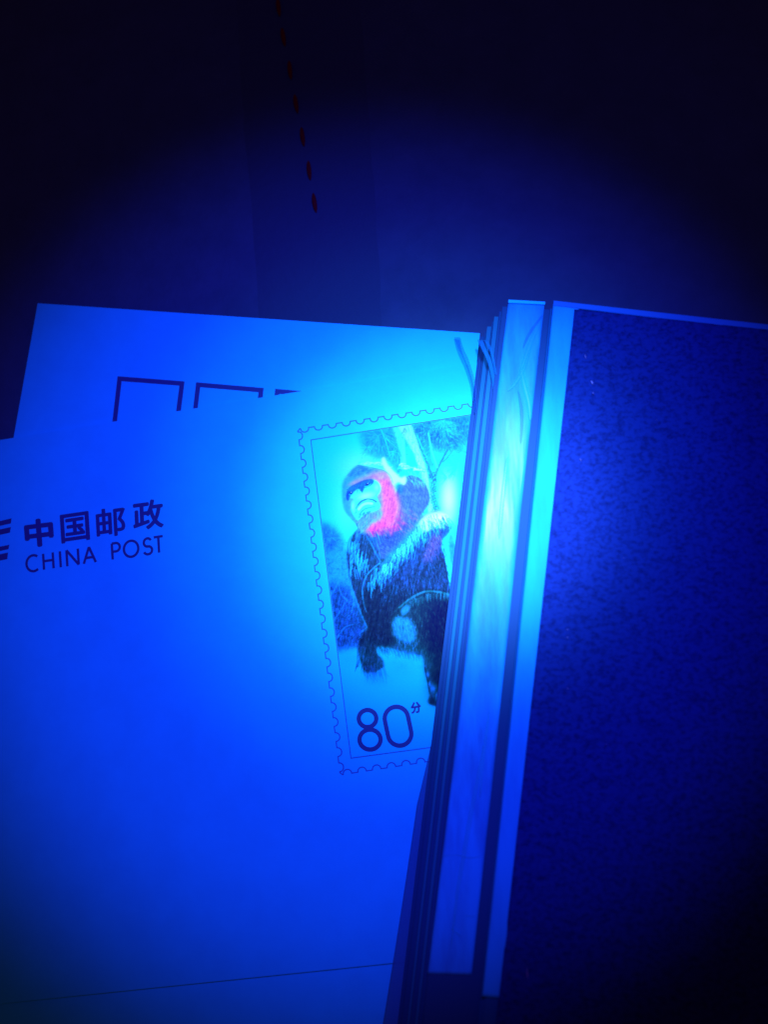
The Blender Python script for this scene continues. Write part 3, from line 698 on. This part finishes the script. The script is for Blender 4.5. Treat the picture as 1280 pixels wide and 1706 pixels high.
NU, NV = 400, 600
u, v = np.meshgrid(np.linspace(.003, .997, NU), np.linspace(.002, .998, NV))
P0 = np.array(fTL)[None, None]*((1-u)*(1-v))[..., None]+np.array(fTR)*((u)*(1-v))[..., None]+np.array(fBL)*((1-u)*v)[..., None]+np.array(fBR)*(u*v)[..., None]
P0[..., 2] = Z1+.003
V = P0.reshape(-1, 3); Q = proj(V)
fx = np.clip((Q[:, 0]-X0)*SC, 0, Wp-1.01); fy = np.clip((Q[:, 1]-Y0)*SC, 0, Hp-1.01)
ix, iy = fx.astype(int), fy.astype(int); ax, ay = (fx-ix)[:, None], (fy-iy)[:, None]
colr = IMG[iy, ix]*(1-ax)*(1-ay)+IMG[iy, ix+1]*ax*(1-ay)+IMG[iy+1, ix]*(1-ax)*ay+IMG[iy+1, ix+1]*ax*ay
idx = np.arange(NU*NV).reshape(NV, NU)
faces = np.stack([idx[1:, :-1], idx[1:, 1:], idx[:-1, 1:], idx[:-1, :-1]], -1).reshape(-1, 4)
me = bpy.data.meshes.new('stamp_picture')
me.vertices.add(len(V)); me.vertices.foreach_set('co', V.astype(np.float32).ravel())
me.loops.add(faces.size); me.loops.foreach_set('vertex_index', faces.ravel().astype(np.int32))
me.polygons.add(len(faces)); me.polygons.foreach_set('loop_start', (np.arange(len(faces))*4).astype(np.int32))
me.update(calc_edges=True)
ca = me.color_attributes.new('ink', 'FLOAT_COLOR', 'POINT')
ca.data.foreach_set('color', np.concatenate([colr, np.ones((len(V), 1))], 1).astype(np.float32).ravel())
M_pic = bpy.data.materials.new('printed_picture'); M_pic.use_nodes = True
nt = M_pic.node_tree; at_ = nt.nodes.new('ShaderNodeAttribute'); at_.attribute_name = 'ink'
b = nt.nodes['Principled BSDF']; b.inputs['Roughness'].default_value = .9; b.inputs['Specular IOR Level'].default_value = .02
nt.links.new(at_.outputs['Color'], b.inputs['Base Color'])
pic = link('stamp_picture', me, M_pic); adopt(pic, e1)
pic['label'] = 'printed monkey with a pink cheek gripping a pine branch'

# ------------------------------------------------------------------ lower album of loose leaves
alb = empty('stamp_album', at(760, 1000, 0))
tag(alb, 'lower album of fanned dark leaves with a wide pale strip lying on the envelopes', 'album')
NP = 7; ZT = 1.05; zb = .15
def lerp(a, b, t): return a+(b-a)*t
for k in range(NP):
    t = k/(NP-.0)
    xt, yt = lerp(803, 846, t)+[0, 2, -1, 1.5, -1.5, 1, 0][k], lerp(562, 504, t)
    xb = lerp(655, 704, t)+[0, -1.5, 2, -1, 1.5, -1, 0][k]; yb = 1790
    z0 = lerp(zb, ZT-.03, t)+.004; z1 = z0+(ZT-zb)/NP*[.86, .8, .74, .88, .8, .84, .72][k]
    # measured left edge, hidden part runs on to the right
    tl = at(xt, yt, z1); bl = at(xb, yb, z1); tr = at(1190, yt+24, z1); br = at(1080, 1850, z1)
    leaf = slab('leaf', [tl.xy, tr.xy, br.xy, bl.xy], z0, z1, M_groove if k == NP-1 else M_board); adopt(leaf, alb)
    # the clear sheet protecting it sticks out a hair
    q = slab('clear_sheet', [(tl.x-.018, tl.y+.01), (tr.x, tr.y+.01), (br.x, br.y-.01), (bl.x-.018, bl.y-.01)], z1+.006, z1+.018, M_brightedge if k in (2, 4) else M_pageedge, bev=.004)
    q.parent = leaf
ZA = ZT-.035
def ruled(name, left, right, z, m, parent, nu=14, nv=90, crease=0, th=.02, seed=0, tool=None):
    """A film-covered sheet between two measured edges, with shallow real creases."""
    bm = bmesh.new(); L = smooth(left, 12, False); R = smooth(right, 12, False); g = []
    for j in range(nv+1):
        t = j/nv
        l = L[min(len(L)-1, int(t*(len(L)-1)))]*(1-0); 
        fl = t*(len(L)-1); i0 = min(int(fl), len(L)-2); l = L[i0]*(1-(fl-i0))+L[i0+1]*(fl-i0)
        fl = t*(len(R)-1); i0 = min(int(fl), len(R)-2); r = R[i0]*(1-(fl-i0))+R[i0+1]*(fl-i0)
        row = []
        for i in range(nu+1):
            s = i/nu; p = l*(1-s)+r*s; wv = at(p[0], p[1], z)
            e = math.sin(math.pi*s)**.35*min(1, t*30, (1-t)*30)
            dz = crease*e*(.5+noise.noise(Vector((wv.x*2.6+wv.y*.5+seed, wv.y*.55, seed)))+.35*abs(noise.noise(Vector((wv.x*6+wv.y*1.2+seed, wv.y*1.3, seed+4)))))
            row.append(bm.verts.new((wv.x, wv.y, z+dz)))
        g.append(row)
    for j in range(nv):
        for i in range(nu): bm.faces.new((g[j+1][i], g[j+1][i+1], g[j][i+1], g[j][i]))
    bmesh.ops.recalc_face_normals(bm, faces=bm.faces)
    if sum(f.normal.z for f in bm.faces) < 0: bmesh.ops.reverse_faces(bm, faces=bm.faces)
    ext = bmesh.ops.extrude_face_region(bm, geom=list(bm.faces))
    new = [x for x in ext['geom'] if isinstance(x, bmesh.types.BMVert)]
    for v_ in new: v_.co.z = z-th
    bmesh.ops.recalc_face_normals(bm, faces=bm.faces)
    o = bm_obj(name, bm, m, smooth=True)
    for p in o.data.polygons: p.use_smooth = abs(p.normal.z) > .5
    return adopt(o, parent)
ruled('pale_cover_strip', [(848, 500), (799, 900), (753, 1300), (713, 1622)], [(908, 504), (863, 900), (821, 1300), (786, 1624)], ZA+.012, M_strip, alb, crease=.014, th=.03, seed=3)
# bright folded lip at its head
lip = quad_slab('folded_lip', [(848, 499), (909, 502.5), (908.5, 507), (847.5, 504)], ZA+.03, ZA+.062, M_paper); adopt(lip, alb)

# plastic film hanging from the leaves over the envelope
def strip_film(name, rows, m, parent, cols=8):
    bm = bmesh.new(); g = []
    for a, b in rows: g.append([bm.verts.new(a.lerp(b, i/cols)) for i in range(cols+1)])
    for j in range(len(g)-1):
        for i in range(cols): bm.faces.new((g[j][i], g[j][i+1], g[j+1][i+1], g[j+1][i]))
    bmesh.ops.recalc_face_normals(bm, faces=bm.faces)
    o = bm_obj(name, bm, m, smooth=True)
    so = o.modifiers.new('thickness', 'SOLIDIFY'); so.thickness = .006
    return adopt(o, parent)
rows = []
for j in range(25):
    t = j/24; y = lerp(1130, 1760, t); xl = lerp(724, 629, t)+3*math.sin(t*3.1); xr = 787-.129*(y-700)+4
    rows.append((at(lerp(xr+8, xl, min(1, t*3)), y, Z1+.02+.02*math.sin(t*5)**2), at(xr+6, y, Z1+.05)))
strip_film('loose_film_edge', rows, M_film, alb)
def crease(pts, wd, z, parent, m):
    P = smooth(pts, 6, False); rows = []
    for i, p in enumerate(P):
        t = i/(len(P)-1); ww = wd*(math.sin(math.pi*min(1, max(0, t)))**.6+.12)
        rows.append((at(p[0]-ww/2, p[1], z), at(p[0]+ww/2, p[1], z)))
    bm = bmesh.new(); g = []
    for a, b in rows:
        r = []
        for i in range(5):
            q = a.lerp(b, i/4); q.z += .012*math.sin(math.pi*i/4); r.append(bm.verts.new(q))
        g.append(r)
    for j in range(len(g)-1):
        for i in range(4): bm.faces.new((g[j][i], g[j][i+1], g[j+1][i+1], g[j+1][i]))
    bmesh.ops.recalc_face_normals(bm, faces=bm.faces)
    adopt(bm_obj('film_crease', bm, m, smooth=True), parent)
M_cl = film('crease_glint_film', (.014, .8, .9), .24, .3); M_cd = film('crease_shade_film', (.01, .16, .36), .2, .4)  # glints and shade along the creases are put into these tints
zc = ZA+.046
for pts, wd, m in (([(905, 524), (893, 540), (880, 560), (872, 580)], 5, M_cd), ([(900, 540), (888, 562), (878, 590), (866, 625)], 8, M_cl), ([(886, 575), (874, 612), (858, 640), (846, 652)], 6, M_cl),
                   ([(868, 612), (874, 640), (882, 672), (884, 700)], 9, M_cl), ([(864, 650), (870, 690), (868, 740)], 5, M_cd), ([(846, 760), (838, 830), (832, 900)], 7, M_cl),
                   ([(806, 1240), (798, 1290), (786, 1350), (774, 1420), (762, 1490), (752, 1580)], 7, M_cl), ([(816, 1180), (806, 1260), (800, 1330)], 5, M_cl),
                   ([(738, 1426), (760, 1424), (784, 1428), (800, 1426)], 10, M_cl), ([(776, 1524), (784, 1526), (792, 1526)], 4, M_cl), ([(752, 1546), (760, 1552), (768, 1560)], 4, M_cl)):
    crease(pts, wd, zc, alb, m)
# a curled scrap of film at the head of the leaves, its shadow a tinted strip
def curl(pts, wd, z0, z1, m):
    P = smooth(pts, 8, False); rows = []
    for i, p in enumerate(P):
        t = i/(len(P)-1); z = lerp(z0, z1, t)+.12*math.sin(math.pi*t); ww = wd*(1-.5*t)
        rows.append((at(p[0]-ww/2, p[1], z), at(p[0]+ww/2, p[1], z+.05)))
    strip_film('film_curl_and_shadow', rows, m, alb, 4)
curl([(800, 566), (806, 580), (815, 600), (822, 628), (825, 665), (822, 700)], 9, .55, .95, M_curl)
curl([(808, 566), (816, 578), (822, 600), (826, 625)], 5, .62, .98, M_curl)
curl([(762, 562), (768, 580), (778, 602), (789, 640), (792, 690)], 10, .16, .30, film('curl_shadow_film', (.01, .16, .4), .22, .4))  # dark tint imitates the shadow of the curled film on the envelope

# ------------------------------------------------------------------ upper album with the coarse card
alb2 = empty('stamp_album', at(1050, 1000, ZA))
tag(alb2, 'upper album with coarse dark card cover, pale border strip and narrow dark groove beside it', 'album')
ZB0 = ZA+.034; ZB = ZB0+.16
tl = at(921, 505, ZB); tr = at(1420, 560, ZB); br = at(1330, 1900, ZB); bl = at(794, 1760, ZB)
for k in range(3):
    z0 = lerp(ZB0+.002, ZB, k/3); z1 = z0+(ZB-ZB0)/3*.86; o_ = (2-k)*.03
    base = adopt(slab('leaf', [(tl.x+.04-o_, tl.y-.03), (tr.x, tr.y-.03), (br.x, br.y), (bl.x+.04-o_, bl.y)], z0, z1, M_groove), alb2)
ruled('pale_cover_strip', [(923, 502), (882, 900), (841, 1300), (804, 1660)], [(966, 508), (924, 900), (880, 1300), (846, 1664)], ZB+.03, M_strip2, alb2, nu=10, crease=.02, th=.03, seed=9)
adopt(quad_slab('pale_top_border', [(923, 500.5), (1420, 556), (1420, 568), (923, 509)], ZB, ZB+.046, M_border), alb2)
# card: relief grid
bm = bmesh.new(); nu, nv = 150, 300; g = []
ctl, ctr, cbr, cbl = at(957, 517, ZB), at(1420, 566, ZB), at(1330, 1900, ZB), at(816, 1800, ZB)
for j in range(nv+1):
    row = []
    for i in range(nu+1):
        s, t = i/nu, j/nv; p = ctl.lerp(ctr, s).lerp(cbl.lerp(cbr, s), t)
        h = .010*noise.noise(p*5.5)+.007*noise.noise(p*13)+.02*noise.noise(p*.8)-.018*max(0, noise.noise(p*4+Vector((9, 3, 1)))-.32)*3
        e = min(1, s*22, t*40)
        row.append(bm.verts.new((p.x, p.y, ZB+.058+h*e-.012*(1-e))))
    g.append(row)
for j in range(nv):
    for i in range(nu): bm.faces.new((g[j+1][i], g[j+1][i+1], g[j][i+1], g[j][i]))
bmesh.ops.recalc_face_normals(bm, faces=bm.faces)
ed = [e for e in bm.edges if e.is_boundary]
ext = bmesh.ops.extrude_edge_only(bm, edges=ed)
for v_ in [x for x in ext['geom'] if isinstance(x, bmesh.types.BMVert)]: v_.co.z = ZB+.008
card = adopt(bm_obj('card_cover', bm, M_card, smooth=True), alb2)
# specks of lint
bm = bmesh.new()
for x, y, lx, ly, an in ((976, 594, 1.4, 5, .2), (987, 637, 2.2, 5, .5), (989, 655, 1.6, 2.4, .3), (968, 766, 1, 4, .6), (946, 1049, 1.6, 1.6, 0), (946, 1062, 2.2, 1.2, 0), (946, 1147, 2.0, 1.4, 0),
                         (879, 1622, 1.2, 14, .05), (1040, 930, 1, 1.2, 0), (1010, 1240, 1.3, 1, .4), (1095, 700, 1, 1, 0)):
    c, s = math.cos(an), math.sin(an)
    lx *= .7; ly *= .8; ps = [(-lx, 0), (0, -ly), (lx, 0), (0, ly)]
    ring = [bm.verts.new(at(x+px_*c-py_*s*-1, y+px_*s*-1+py_*c, ZB+.075)) for px_, py_ in ps]
    apex = bm.verts.new(at(x, y, ZB+.088))
    for i in range(4): bm.faces.new((ring[i], ring[(i+1) % 4], apex))
bmesh.ops.recalc_face_normals(bm, faces=bm.faces)
lint = adopt(bm_obj('lint', bm, M_lint), alb2); lint['kind'] = 'stuff'
